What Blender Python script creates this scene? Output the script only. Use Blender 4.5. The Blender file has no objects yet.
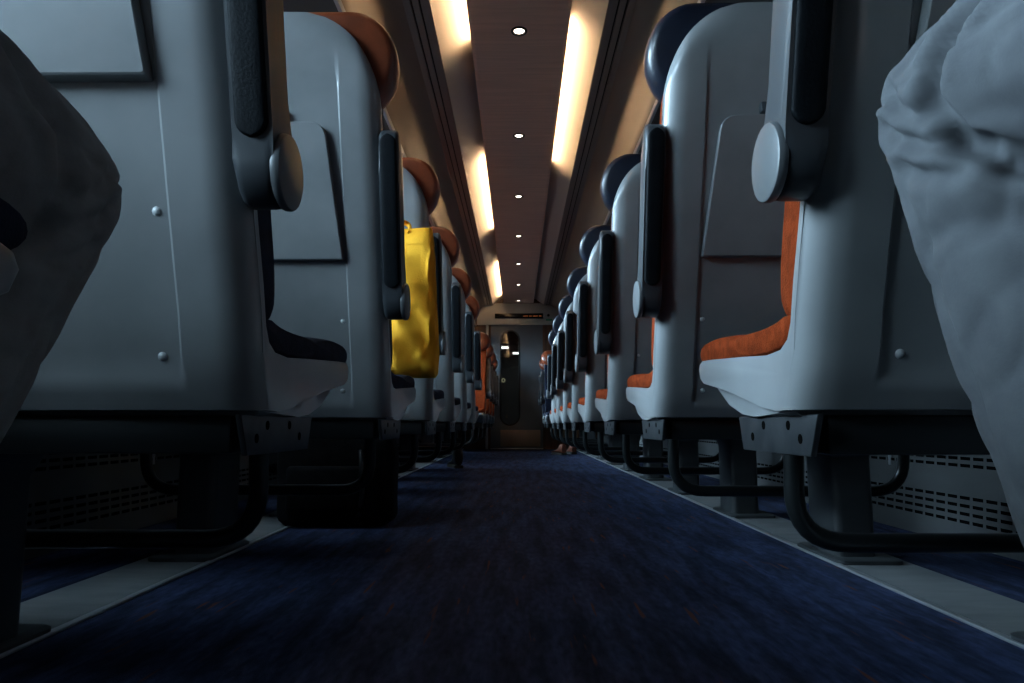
import bpy, bmesh, math, random
from mathutils import Vector, Matrix, noise
random.seed(4)
C = bpy.context.scene.collection
SC = bpy.context.scene
PI = math.pi

# ------------------------------------------------------------------ materials
def mat(name, col, rough=.5, metal=0., spec=.5, coat=0., emis=None, estr=0., sheen=0.):
    m = bpy.data.materials.new(name); m.use_nodes = True
    b = m.node_tree.nodes['Principled BSDF']
    b.inputs['Base Color'].default_value = (*col, 1)
    b.inputs['Roughness'].default_value = rough
    b.inputs['Metallic'].default_value = metal
    b.inputs['Specular IOR Level'].default_value = spec
    b.inputs['Coat Weight'].default_value = coat
    b.inputs['Sheen Weight'].default_value = sheen
    if emis:
        b.inputs['Emission Color'].default_value = (*emis, 1)
        b.inputs['Emission Strength'].default_value = estr
    return m

def noisy(m, c1, c2, scale=(20, 20, 20), detail=4, bump=0., bscale=None, lo=.35, hi=.65, bdist=.004):
    """mix two colours of the thing itself by noise in object space, with an optional bump"""
    nt = m.node_tree; N = nt.nodes; L = nt.links; b = N['Principled BSDF']
    tc = N.new('ShaderNodeTexCoord'); mp = N.new('ShaderNodeMapping')
    mp.inputs['Scale'].default_value = scale
    L.new(tc.outputs['Object'], mp.inputs['Vector'])
    n = N.new('ShaderNodeTexNoise'); n.inputs['Scale'].default_value = 1; n.inputs['Detail'].default_value = detail
    L.new(mp.outputs['Vector'], n.inputs['Vector'])
    r = N.new('ShaderNodeValToRGB')
    r.color_ramp.elements[0].position = lo; r.color_ramp.elements[0].color = (*c1, 1)
    r.color_ramp.elements[1].position = hi; r.color_ramp.elements[1].color = (*c2, 1)
    L.new(n.outputs['Fac'], r.inputs['Fac']); L.new(r.outputs['Color'], b.inputs['Base Color'])
    if bump:
        n2 = N.new('ShaderNodeTexNoise'); n2.inputs['Detail'].default_value = 3
        n2.inputs['Scale'].default_value = 1
        mp2 = N.new('ShaderNodeMapping'); mp2.inputs['Scale'].default_value = bscale or scale
        L.new(tc.outputs['Object'], mp2.inputs['Vector']); L.new(mp2.outputs['Vector'], n2.inputs['Vector'])
        bp = N.new('ShaderNodeBump'); bp.inputs['Strength'].default_value = bump; bp.inputs['Distance'].default_value = bdist
        L.new(n2.outputs['Fac'], bp.inputs['Height']); L.new(bp.outputs['Normal'], b.inputs['Normal'])
    return m

M = {}
M['shell'] = noisy(mat('shell_plastic', (.5, .5, .5), .28, coat=.15), (.20, .208, .215), (.24, .248, .255), (9, 9, 9), 5)
M['orange_cloth'] = noisy(mat('orange_moquette', (.3, .06, .02), .95, spec=.05), (.12, .018, .0045), (.20, .032, .008), (60, 60, 60), 4, .4, (400, 400, 400))
M['navy_cloth'] = noisy(mat('navy_moquette', (.01, .015, .04), .9, spec=.2), (.008, .011, .026), (.013, .018, .040), (60, 60, 60), 4, .4, (400, 400, 400))
M['orange_leather'] = noisy(mat('orange_leather', (.3, .06, .02), .36, coat=.2), (.145, .031, .011), (.20, .041, .014), (25, 25, 25), 4, .15, (300, 300, 300))
M['navy_leather'] = noisy(mat('navy_leather', (.01, .014, .03), .36, coat=.2), (.005, .007, .015), (.008, .011, .022), (25, 25, 25), 4, .15, (300, 300, 300))
M['arm_plastic'] = mat('armrest_plastic', (.034, .039, .045), .42, coat=.04)
M['arm_cap'] = mat('pivot_cap_plastic', (.10, .108, .115), .42)
M['pad'] = noisy(mat('armrest_pad', (.006, .008, .012), .65, spec=.12), (.002, .003, .005), (.004, .006, .008), (40, 40, 40), 3, .2, (260, 260, 260))
M['dark_metal'] = mat('dark_painted_steel', (.012, .014, .016), .4, .3)
M['tube'] = mat('black_painted_tube', (.010, .012, .013), .35, .2)
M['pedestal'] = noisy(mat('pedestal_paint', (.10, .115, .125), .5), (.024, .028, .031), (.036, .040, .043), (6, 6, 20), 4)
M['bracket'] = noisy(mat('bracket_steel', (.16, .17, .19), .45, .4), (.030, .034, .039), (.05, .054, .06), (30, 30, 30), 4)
M['hole'] = mat('drilled_hole', (.002, .002, .002), .95, spec=.02)
M['bolt'] = mat('bolt_cap', (.55, .57, .58), .35)
M['strip'] = noisy(mat('floor_strip_vinyl', (.2, .21, .22), .5), (.125, .133, .14), (.17, .178, .185), (8, 30, 8), 6)
M['alu'] = mat('aluminium_edge', (.55, .57, .6), .35, .8)
M['wall'] = noisy(mat('wall_panel', (.33, .35, .37), .5), (.08, .084, .088), (.10, .104, .108), (4, 4, 4), 3)
M['heater'] = noisy(mat('heater_panel', (.3, .32, .34), .45), (.05, .053, .056), (.068, .072, .076), (5, 3, 12), 4)
M['slot'] = mat('slot_dark', (.002, .0025, .003), .95, spec=.02)
M['rubber'] = mat('window_rubber', (.01, .011, .012), .6)
M['headliner'] = noisy(mat('ceiling_outer', (.42, .34, .28), .5), (.170, .139, .112), (.20, .164, .134), (3, 1, 3), 3)
M['cove'] = mat('cove_white', (.52, .49, .455), .55)
M['rail'] = mat('ceiling_rail', (.22, .20, .19), .4, .2)
M['groove'] = mat('rail_groove', (.008, .008, .008), .8)
M['lamp'] = mat('cove_lamp_glow', (.8, .7, .5), .5, emis=(1.0, .66, .36), estr=62.)
M['lens'] = mat('downlight_lens', (.8, .8, .8), .5, emis=(1.0, .88, .74), estr=5.)
M['ring'] = mat('downlight_ring', (.03, .026, .024), .35, .5)
M['bulk'] = noisy(mat('bulkhead_laminate', (.10, .12, .14), .45), (.09, .108, .125), (.115, .135, .155), (3, 3, 3), 3)
M['bulkwood'] = noisy(mat('bulkhead_wood', (.09, .04, .02), .45), (.06, .03, .018), (.12, .055, .03), (30, 30, 2), 5)
M['header'] = mat('bulkhead_header', (.42, .42, .41), .45)
M['black'] = mat('display_glass', (.004, .004, .005), .15)
M['led'] = mat('display_led', (.2, .04, .01), .5, emis=(1, .28, .08), estr=.16)
M['green'] = mat('green_sign', (.01, .12, .06), .5, emis=(.02, .4, .2), estr=.03)
M['kick'] = noisy(mat('kick_plate', (.2, .16, .13), .4, .5), (.26, .20, .16), (.36, .28, .23), (2, 2, 1), 3)
M['vest'] = mat('vestibule_wall', (.20, .19, .19), .5)
M['vlamp'] = mat('vestibule_lamp', (.8, .8, .8), .5, emis=(1, .97, .9), estr=6.)
M['disc'] = mat('pale_disc', (.65, .6, .42), .5, emis=(1., .85, .5), estr=.35)  # glow added to brighten the disc, which is no lamp
M['bag'] = noisy(mat('yellow_canvas', (.5, .3, .03), .9, spec=.15), (.82, .36, .018), (.92, .44, .03), (14, 14, 14), 5, .35, (300, 300, 300))
M['luggage'] = noisy(mat('black_nylon', (.006, .006, .007), .9, spec=.08), (.004, .004, .005), (.008, .008, .009), (30, 30, 30), 4, .3, (300, 300, 300))
M['zip'] = mat('zip_dark', (.02, .02, .022), .4, .5)
M['charcoal'] = noisy(mat('charcoal_twill', (.016, .016, .018), .9, spec=.2), (.24, .228, .222), (.31, .298, .29), (40, 40, 40), 4, .08, (500, 500, 500))
M['greytwill'] = noisy(mat('grey_twill', (.18, .2, .22), .9, spec=.2), (.098, .102, .112), (.124, .13, .14), (30, 30, 30), 4, .06, (500, 500, 500))
M['jacket'] = noisy(mat('slate_jacket', (.06, .07, .08), .9), (.050, .056, .063), (.064, .070, .078), (30, 30, 30), 4, .06, (500, 500, 500))
M['shirt'] = mat('dark_shirt', (.05, .055, .07), .9)
M['skin'] = mat('skin', (.42, .24, .17), .5)
M['hair'] = mat('dark_hair', (.012, .009, .007), .5)
M['eye'] = mat('eye', (.5, .5, .5), .2)
M['lip'] = mat('lip', (.35, .13, .11), .5)
M['whiteshoe'] = mat('pale_shoe', (.6, .62, .66), .5)
M['blackshoe'] = mat('black_shoe', (.01, .01, .01), .4)
M['brownshoe'] = mat('brown_shoe_leather', (.13, .03, .010), .6)
M['sole'] = mat('shoe_sole', (.03, .025, .02), .7)

# carpet: navy with fine pile and short rust-red flecks running along the aisle
def carpet():
    m = mat('carpet', (.01, .015, .04), .95, spec=.15); nt = m.node_tree; N = nt.nodes; L = nt.links; b = N['Principled BSDF']
    tc = N.new('ShaderNodeTexCoord')
    def nz(scale, detail, rough=.5):
        mp = N.new('ShaderNodeMapping'); mp.inputs['Scale'].default_value = scale
        L.new(tc.outputs['Object'], mp.inputs['Vector'])
        n = N.new('ShaderNodeTexNoise'); n.inputs['Scale'].default_value = 1; n.inputs['Detail'].default_value = detail
        L.new(mp.outputs['Vector'], n.inputs['Vector']); return n
    def ramp(src, a, ca, c, cb):
        r = N.new('ShaderNodeValToRGB'); r.color_ramp.elements[0].position = a; r.color_ramp.elements[0].color = (*ca, 1)
        r.color_ramp.elements[1].position = c; r.color_ramp.elements[1].color = (*cb, 1)
        L.new(src.outputs['Fac'], r.inputs['Fac']); return r
    base = ramp(nz((90, 25, 1), 6), .3, (.011, .019, .050), .7, (.032, .047, .108))
    mott = ramp(nz((26, 3.2, 1), 5), .36, (.45, .45, .45), .66, (1.35, 1.3, 1.25))
    fleck = ramp(nz((55, 5, 1), 2), .66, (0, 0, 0), .72, (1, 1, 1))
    mx = N.new('ShaderNodeMix'); mx.data_type = 'RGBA'
    L.new(fleck.outputs['Color'], mx.inputs['Factor'])
    m0 = N.new('ShaderNodeMix'); m0.data_type = 'RGBA'; m0.blend_type = 'MULTIPLY'; m0.inputs['Factor'].default_value = 1
    L.new(base.outputs['Color'], m0.inputs['A']); L.new(mott.outputs['Color'], m0.inputs['B'])
    L.new(m0.outputs['Result'], mx.inputs['A']); mx.inputs['B'].default_value = (.10, .035, .025, 1)
    L.new(mx.outputs['Result'], b.inputs['Base Color'])
    n = nz((420, 300, 1), 3); bp = N.new('ShaderNodeBump'); bp.inputs['Strength'].default_value = .7; bp.inputs['Distance'].default_value = .004
    L.new(n.outputs['Fac'], bp.inputs['Height']); L.new(bp.outputs['Normal'], b.inputs['Normal'])
    return m
M['carpet'] = carpet()

# brown wood-veneer ceiling panel with a faint cross grain
M['panel'] = noisy(mat('ceiling_veneer', (.36, .26, .21), .42), (.74, .53, .41), (.86, .62, .49), (3, 60, 3), 6)

def glass(name, tint=(.9, .95, .97), refl=.06):
    m = bpy.data.materials.new(name); m.use_nodes = True; nt = m.node_tree; N = nt.nodes; L = nt.links
    N.remove(N['Principled BSDF']); o = N['Material Output']
    t = N.new('ShaderNodeBsdfTransparent'); t.inputs['Color'].default_value = (*tint, 1)
    g = N.new('ShaderNodeBsdfGlossy'); g.inputs['Roughness'].default_value = .03
    mx = N.new('ShaderNodeMixShader'); mx.inputs['Fac'].default_value = refl
    L.new(t.outputs[0], mx.inputs[1]); L.new(g.outputs[0], mx.inputs[2]); L.new(mx.outputs[0], o.inputs['Surface'])
    return m
M['glass'] = glass('window_glass')
M['doorglass'] = glass('door_glass', (.55, .6, .62), .05)

# ------------------------------------------------------------------ helpers
def finish(name, bm, m, parent=None, sharp=35, smooth=True, loc=None):
    bmesh.ops.recalc_face_normals(bm, faces=bm.faces)
    me = bpy.data.meshes.new(name); bm.to_mesh(me); bm.free()
    for mm in (m if isinstance(m, (list, tuple)) else [m]): me.materials.append(mm)
    if smooth:
        for p in me.polygons: p.use_smooth = True
        me.set_sharp_from_angle(angle=math.radians(sharp))
    o = bpy.data.objects.new(name, me); C.objects.link(o)
    if parent: o.parent = parent
    if loc: o.location = loc
    return o

def thing(name, label, cat, loc=(0, 0, 0), rotz=0., group=None):
    o = bpy.data.objects.new(name, None); C.objects.link(o); o.empty_display_size = .1
    o.location = loc; o.rotation_euler = (0, 0, rotz)
    o['label'] = label; o['category'] = cat
    if group: o['group'] = group
    return o

def tag(o, label, cat, group=None):
    o['label'] = label; o['category'] = cat
    if group: o['group'] = group
    return o

def struct(name, bm, m, label=None, **k):
    o = finish(name, bm, m, **k); o['kind'] = 'structure'
    if label: o['label'] = label
    return o

ID = lambda x, y, z: (x, y, z)

def box(bm, a, b, T=ID, bevel=0., seg=2):
    v = [bm.verts.new(T(x, y, z)) for z in (a[2], b[2]) for y in (a[1], b[1]) for x in (a[0], b[0])]
    q = [(0, 1, 3, 2), (4, 6, 7, 5), (0, 4, 5, 1), (2, 3, 7, 6), (0, 2, 6, 4), (1, 5, 7, 3)]
    fs = [bm.faces.new([v[i] for i in f]) for f in q]
    if bevel:
        es = list({e for f in fs for e in f.edges})
        bmesh.ops.bevel(bm, geom=es, offset=bevel, segments=seg, profile=.5, affect='EDGES', clamp_overlap=True)

def loft(bm, secs, close=True, caps=True):
    """secs: list of closed rings of equal length"""
    R = [[bm.verts.new(p) for p in s] for s in secs]
    n = len(R[0])
    for a, b in zip(R, R[1:]):
        for i in range(n if close else n - 1):
            j = (i + 1) % n
            try: bm.faces.new((a[i], a[j], b[j], b[i]))
            except ValueError: pass
    if caps:
        for r in (R[0], R[-1]):
            try: bm.faces.new(r)
            except ValueError: pass
    return R

def prism(bm, prof, u0, u1, T, bevel=0., seg=2):
    """profile of (y,z) extruded along u"""
    a = [bm.verts.new(T(u0, y, z)) for y, z in prof]; b = [bm.verts.new(T(u1, y, z)) for y, z in prof]
    n = len(prof); fs = [bm.faces.new(a), bm.faces.new(b[::-1])]
    for i in range(n):
        j = (i + 1) % n; bm.faces.new((a[j], a[i], b[i], b[j]))
    if bevel:
        es = list(set(fs[0].edges) | set(fs[1].edges))
        bmesh.ops.bevel(bm, geom=es, offset=bevel, segments=seg, profile=.5, affect='EDGES', clamp_overlap=True)

def tube(bm, pts, r, n=10, caps=True, closed=False):
    pts = [Vector(p) for p in pts]; secs = []
    up = None
    for i, p in enumerate(pts):
        a = pts[max(i - 1, 0)]; b = pts[min(i + 1, len(pts) - 1)]
        t = (b - a).normalized()
        if up is None:
            up = Vector((0, 0, 1)) if abs(t.z) < .9 else Vector((1, 0, 0))
        s = t.cross(up).normalized(); up = s.cross(t).normalized()
        rr = r[i] if isinstance(r, (list, tuple)) else r
        secs.append([p + s * math.cos(2 * PI * k / n) * rr + up * math.sin(2 * PI * k / n) * rr for k in range(n)])
    loft(bm, secs, caps=caps)

def roundpath(pts, rad, seg=6):
    """polyline with its inner corners rounded"""
    pts = [Vector(p) for p in pts]; out = [pts[0]]
    for i in range(1, len(pts) - 1):
        a, b, c = pts[i - 1], pts[i], pts[i + 1]
        d1 = (a - b).normalized(); d2 = (c - b).normalized()
        p0 = b + d1 * rad; p2 = b + d2 * rad
        for k in range(seg + 1):
            t = k / seg
            out.append(p0 * (1 - t) ** 2 + b * 2 * t * (1 - t) + p2 * t * t)
    out.append(pts[-1]); return out

def cyl(bm, c, axis, r, h, n=24, bevel=0., r2=None):
    """cylinder from c along axis (a Vector) by h"""
    c = Vector(c); ax = Vector(axis).normalized()
    s = ax.orthogonal().normalized(); t = ax.cross(s)
    r2 = r if r2 is None else r2
    prof = [(0, r)] if not bevel else [(0, r - bevel), (bevel * .3, r - bevel * .3), (bevel, r)]
    prof += [(h, r2)] if not bevel else [(h - bevel, r2), (h - bevel * .3, r2 - bevel * .3), (h, r2 - bevel)]
    loft(bm, [[c + ax * d + (s * math.cos(2 * PI * k / n) + t * math.sin(2 * PI * k / n)) * q for k in range(n)] for d, q in prof])

def dome(bm, c, axis, r, h, n=14):
    c = Vector(c); ax = Vector(axis).normalized(); s = ax.orthogonal().normalized(); t = ax.cross(s)
    loft(bm, [[c + ax * h * math.sin(a) + (s * math.cos(2 * PI * k / n) + t * math.sin(2 * PI * k / n)) * r * math.cos(a) for k in range(n)]
              for a in (0, .3, .6, .9, 1.2, 1.45)])

def interp(tab, x):
    if x <= tab[0][0]: return tab[0][1]
    for (a, p), (b, q) in zip(tab, tab[1:]):
        if x <= b: return p + (q - p) * (x - a) / (b - a)
    return tab[-1][1]

# ------------------------------------------------------------------ the seats
# u = distance from the aisle's centre line, y along the car, z up (metres)
YB = [(.34, .790), (.36, .778), (.40, .760), (.46, .745), (.57, .710), (.72, .664), (.82, .632), (1.02, .566), (1.16, .525), (1.22, .512)]
YF = [(.42, .796), (.46, .788), (.50, .776), (.57, .750), (.716, .706), (.82, .674), (.92, .642), (1.04, .606), (1.22, .558)]
yb = lambda z: interp(YB, z)
yf = lambda z: interp(YF, z)
UC, YC = .79, 1.0            # origin of a double seat
PITCH = .815
ZTOP = 1.19

def shell_mesh(bm, T, u0, u1):
    zb = [.352, .37, .385, .392, .42, .46, .52, .57, .65, .72, .77, .82, .87, .92, .97, 1.02, 1.06, 1.09, 1.12, 1.145, 1.17, 1.19, 1.205, 1.214]
    zf = [1.212, 1.18, 1.15, 1.12, 1.08, 1.04, .98, .92, .87, .82, .77, .716, .65, .60, .57, .53, .50, .475]
    pan = [(.790, .452), (.802, .434), (.824, .424), (.87, .422), (.96, .429), (1.06, .4355), (1.13, .440), (1.185, .4425), (1.201, .438), (1.207, .429),
           (1.200, .414), (1.180, .404), (1.107, .394), (1.03, .383), (.96, .370), (.90, .358), (.845, .351)]
    st = [0, .001, .003, .0065, .011, .017, .024, .032, .040, .046, .056, .068, .079, .083, .0875, .092, .11, .15]
    half = (u1 - u0) / 2
    es = [(u0 + e, e) for e in st] + [(u0 + half, half)] + [(u1 - e, e) for e in reversed(st)]
    secs = []
    for u, e in es:
        k = min(e / .045, 1.); db = .038 * (1 - math.sqrt(max(0, 1 - (1 - k) ** 2)))
        g = max(.02, math.sqrt(max(0, 1 - (1 - min(e / .17, 1.)) ** 2)))
        rec = .005 if e > .086 else 0.
        tip = .012 * (1 - math.sqrt(max(0, 1 - (1 - min(e / .012, 1)) ** 2)))
        s = []
        for z in zb:
            zz = 1.03 + (z - 1.03) * g if z > 1.03 else z
            y = yb(zz) + db + rec * (0 if z < .388 else min(1, max(0, (1.14 - z) / .08))) + (.016 * ((z - 1.14) / .075) ** 2 if z > 1.14 else 0)
            y = min(y, yf(zz) - (.012 if z < .9 else .004)) if z > .415 else y
            s.append(T(u, y, zz))
        for z in zf:
            zz = 1.03 + (z - 1.03) * g if z > 1.03 else z
            s.append(T(u, yf(zz) - (.010 * ((z - 1.14) / .075) ** 2 if z > 1.14 else 0), zz))
        for y, z in pan:
            if y > 1.0: y -= tip * (y - 1.0) / .18
            s.append(T(u, y, z))
        secs.append(s)
    loft(bm, secs)

def skirt_mesh(bm, T, u0, u1):
    prism(bm, [(.812, .366), (.90, .375), (1.155, .408), (1.130, .389), (1.07, .365), (1.01, .350), (.96, .3455), (.812, .3455)], u0 + .012, u1 - .012, T, .006)

def cushion_loft(bm, T, u0, u1, prof, edge=.03):
    """pillow: a (y,z) outline that shrinks towards its middle at both u ends"""
    cy = sum(p[0] for p in prof) / len(prof); cz = sum(p[1] for p in prof) / len(prof)
    st = [0, .004, .010, .018, edge]
    secs = []
    half = (u1 - u0) / 2
    for u, e in [(u0 + e, e) for e in st] + [(u0 + half, half)] + [(u1 - e, e) for e in reversed(st)]:
        k = min(e / edge, 1.); d = edge * .8 * (1 - math.sqrt(max(0, 1 - (1 - k) ** 2)))
        s = []
        for y, z in prof:
            v = Vector((y - cy, z - cz)); l = max(v.length, 1e-6)
            v = v * max(.15, (l - d) / l)
            s.append(T(u, cy + v.x, cz + v.y))
        secs.append(s)
    loft(bm, secs)

def smooth_poly(p, it=2):
    for _ in range(it):
        q = []
        for i in range(len(p)):
            a, b = p[i], p[(i + 1) % len(p)]
            q.append((.75 * a[0] + .25 * b[0], .75 * a[1] + .25 * b[1])); q.append((.25 * a[0] + .75 * b[0], .25 * a[1] + .75 * b[1]))
        p = q
    return p

def make_unit(s, cush, head, label, group):
    """double seat; s=+1 has the aisle on its -x side, s=-1 on its +x side"""
    T = lambda u, y, z: (s * (u - UC), y - YC, z)
    ax = (s, 0, 0)
    r = thing('double_train_seat', label, 'train seat', group=group)
    for u0, u1 in ((.309, .765), (.775, 1.215)):
        bm = bmesh.new(); shell_mesh(bm, T, u0, u1); sh = finish('seat_shell', bm, M['shell'], r, 40)
        bm = bmesh.new(); skirt_mesh(bm, T, u0, u1); finish('shell_skirt', bm, M['shell'], sh)
        # seat and back cushions
        pc = smooth_poly([(.79, .425), (.78, .47), (.84, .458), (.95, .462), (1.06, .474), (1.15, .477), (1.222, .471), (1.230, .449), (1.19, .432), (1.0, .425)], 2)
        bm = bmesh.new(); cushion_loft(bm, T, u0 + .006, u1 - .006, pc, .028); finish('seat_cushion', bm, cush, r, 60)
        front = [(yf(z) + t, z) for z, t in ((.455, .042), (.50, .058), (.58, .064), (.66, .062), (.76, .056), (.88, .056), (1.0, .052), (1.07, .045))]
        back = [(yf(z) - .016, z) for z in (1.07, .95, .80, .65, .50, .46)]
        bm = bmesh.new(); cushion_loft(bm, T, u0 + .005, u1 - .005, smooth_poly(front + back, 2), .018); finish('back_cushion', bm, cush, r, 60)
        # headrest: a half-disc roll standing forward of the shell
        zc, rad = 1.136, .096; lean = .28
        hu0, hu1 = (u0 - .036, u1 + .004) if u0 < .5 else (u0 - .004, u1 + .01)
        def hring(sc, dy):
            out = []; r_ = rad * sc
            for c0, a0 in ((hu1 - rad, -PI / 2), (hu0 + rad, PI / 2)):
                for j in range(17):
                    a = a0 + PI * j / 16; z = zc + r_ * math.sin(a)
                    out.append(T(c0 + r_ * math.cos(a), yf(zc) + dy - lean * (z - zc), z))
            return out
        bm = bmesh.new(); loft(bm, [hring(q, d) for q, d in ((.80, -.012), (.93, -.006), (.985, .008), (1., .028), (.985, .050), (.93, .072), (.82, .090), (.62, .104), (.35, .112), (.1, .114))])
        finish('headrest', bm, head, r, 60)
        # folding table against the back
        um = (u0 + u1) / 2; w = .125
        def face(zz, off): return yb(zz) + .005 - off
        outl = []
        for (uu, zz, rr) in ((um - w - .013, .702, .004), (um - w + .014, .985, .03), (um + w - .014, .985, .03), (um + w + .013, .702, .004)):
            outl.append((uu, zz, rr))
        ring = []
        for i, (uu, zz, rr) in enumerate(outl):
            p = Vector((uu, zz)); a = Vector(outl[i - 1][:2]); b = Vector(outl[(i + 1) % 4][:2])
            d1 = (a - p).normalized() * rr; d2 = (b - p).normalized() * rr
            for k in range(5):
                t = k / 4; q = (p + d1) * (1 - t) ** 2 + p * 2 * t * (1 - t) + (p + d2) * t * t; ring.append((q.x, q.y))
        cx = um; cz = .84
        lev = []
        for off, sc in ((-.2, 1.), (.5, 1.), (.92, .998), (1., .986)):
            lev.append([T(cx + (a - cx) * sc, face(cz + (b - cz) * sc, (.015 + .002 * (.985 - b) / .283) * off), cz + (b - cz) * sc) for a, b in ring])
        bm = bmesh.new(); loft(bm, lev); tr = finish('folding_table', bm, M['shell'], r, 25)
        bm = bmesh.new(); box(bm, (um - .03, face(1.0, .016), .990), (um + .03, face(1.0, -.004), 1.012), T, .004); finish('table_latch', bm, M['arm_plastic'], tr)
        for uu in (u0 + .100, u1 - .100):
            for zz in (.572, .414):
                bm = bmesh.new(); dome(bm, T(uu + (-.008 if zz < .5 else 0) * (1 if uu > um else -1), yb(zz) + .009, zz), (0, -1, .25), .0068, .0065); finish('bolt', bm, M['bolt'], sh)
    # aisle armrest, folded up
    yc = lambda z: .715 - .285 * (z - .615)
    rear = [(yc(z) - .032, z) for z in (.64, .72, .80, .88, .94)]
    frnt = [(yc(z) + .026, z) for z in (.93, .86, .78, .70, .645)]
    top = [(yc(.97) - .026, .965), (yc(.98) - .008, .980), (yc(.975) + .012, .975), (yc(.955) + .023, .957)]
    prof = [(y - .026, z + .012) for y, z in [(.705, .605), (.709, .588), (.720, .573), (.735, .564), (.75, .563), (.768, .570), (.781, .584), (.787, .605), (.784, .625)]] + frnt[::-1] + top[::-1] + rear[::-1]
    bm = bmesh.new(); prism(bm, prof, .268, .312, T, .010, 3); ar = finish('armrest', bm, M['arm_plastic'], r, 50)
    bm = bmesh.new()
    ring = []
    w2, zl, zh = .0185, .640, .962
    for k in range(24):
        a = 2 * PI * k / 24
        ring.append((.290 + w2 * math.cos(a), (zh - w2 if math.sin(a) >= 0 else zl + w2) + w2 * math.sin(a)))
    loft(bm, [[T(.290 + (a - .290) * q, yc(z) - .031 - d, z) for a, z in ring] for q, d in ((1, -.004), (1, .002), (.94, .0048), (.75, .0062), (.4, .0066), (.05, .0066))])
    finish('armrest_pad', bm, M['pad'], ar, 50)
    bm = bmesh.new(); cyl(bm, T(.273, .721, .617), (-s, 0, 0), .043, .012, 32, .004); finish('pivot_cap', bm, M['arm_cap'], ar, 40)
    # under-frame
    bm = bmesh.new(); box(bm, (.35, .80, .300), (1.20, .86, .346), T, .004); box(bm, (.35, .985, .300), (1.20, 1.04, .346), T, .004)
    for uu in (.36, .70, .90, 1.16): box(bm, (uu, .85, .306), (uu + .03, .99, .344), T)
    fr = finish('seat_frame', bm, M['dark_metal'], r)
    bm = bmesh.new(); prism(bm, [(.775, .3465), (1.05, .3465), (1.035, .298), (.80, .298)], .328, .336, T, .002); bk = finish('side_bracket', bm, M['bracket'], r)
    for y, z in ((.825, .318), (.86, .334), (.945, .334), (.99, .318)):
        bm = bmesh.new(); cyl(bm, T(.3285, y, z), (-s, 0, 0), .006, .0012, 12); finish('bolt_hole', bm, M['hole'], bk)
    bm = bmesh.new()
    def rr(u0, u1, y0, y1, z, c=.02):
        out = []
        for cu, cy_, a0 in ((u1 - c, y1 - c, 0), (u0 + c, y1 - c, PI / 2), (u0 + c, y0 + c, PI), (u1 - c, y0 + c, 3 * PI / 2)):
            for k in range(5):
                a = a0 + PI / 2 * k / 4; out.append(T(cu + c * math.cos(a), cy_ + c * math.sin(a), z))
        return out
    loft(bm, [rr(.77, .87, .91, 1.076, .012), rr(.77, .87, .91, 1.076, .255), rr(.75, .89, .88, 1.09, .302)])
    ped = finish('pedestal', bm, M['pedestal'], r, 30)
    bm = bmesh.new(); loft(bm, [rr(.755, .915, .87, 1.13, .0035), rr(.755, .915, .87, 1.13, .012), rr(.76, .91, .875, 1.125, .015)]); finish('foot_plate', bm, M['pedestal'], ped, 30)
    bm = bmesh.new(); tube(bm, roundpath([T(.414, 1.06, .32), T(.414, 1.08, .156), T(1.035, 1.08, .156), T(1.035, 1.06, .32)], .085, 8), .015, 12); finish('luggage_bar', bm, M['tube'], r, 60)
    return r

def dup(root, loc, rotz, label):
    r = root.copy(); C.objects.link(r); r.location = loc; r.rotation_euler = (0, 0, rotz); r['label'] = label
    for ch in list(root.children):
        c = ch.copy(); C.objects.link(c); c.parent = r
        for g in ch.children:
            d = g.copy(); C.objects.link(d); d.parent = c
    return r

GS = 'double seats along the aisle'
ORD = ['nearest', 'second', 'third', 'fourth', 'fifth', 'sixth', 'seventh', 'eighth']
right = make_unit(1, M['orange_cloth'], M['navy_leather'], 'grey double seat with orange cushions, nearest to the camera on the right of the aisle', GS)
right.location = (UC, YC - .005, 0)
left = make_unit(-1, M['navy_cloth'], M['orange_leather'], 'grey double seat with navy cushions, nearest to the camera on the left of the aisle', GS)
left.location = (-UC, YC + .02, 0)
for i in range(1, 8):
    lab = ORD[i] + ' grey double seat back along the right of the aisle, dark navy headrest'
    dup(right, (UC, YC - .005 + PITCH * i, 0), 0, lab)
LEFTL = {1: 'second grey double seat on the left, whose armrest hangs in front of the yellow bag', 2: 'third grey double seat on the left, with the yellow bag against its back'}
for i in range(1, 6):
    lab = LEFTL.get(i, ORD[i] + ' grey double seat back along the left of the aisle, orange-brown headrest')
    dup(left, (-UC, YC + .02 + PITCH * i, 0), 0, lab)
# the seats towards the far end face the camera
for k in range(4):
    lab = ('grey double seat facing the camera at the far left, ' + ['first', 'second', 'third', 'last'][k] + ' of the facing rows')
    if k == 0:
        facing = make_unit(1, M['orange_cloth'], M['orange_leather'], lab, GS); facing.location = (-UC, 6.22, 0); facing.rotation_euler = (0, 0, PI)
    else: dup(facing, (-UC, 6.22 + PITCH * k, 0), PI, lab)
for k in range(2):
    dup(left, (UC, 7.86 + PITCH * k, 0), PI, 'grey double seat facing the camera at the far right, ' + ['first', 'last'][k] + ' of the two facing rows')
# the seats the two passengers sit on, beside the camera
dup(right, (UC, YC - PITCH, 0), 0, 'grey double seat under the passenger in light grey trousers')
dup(left, (-UC, YC + .02 - PITCH, 0), 0, 'grey double seat under the passenger in charcoal trousers')

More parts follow.
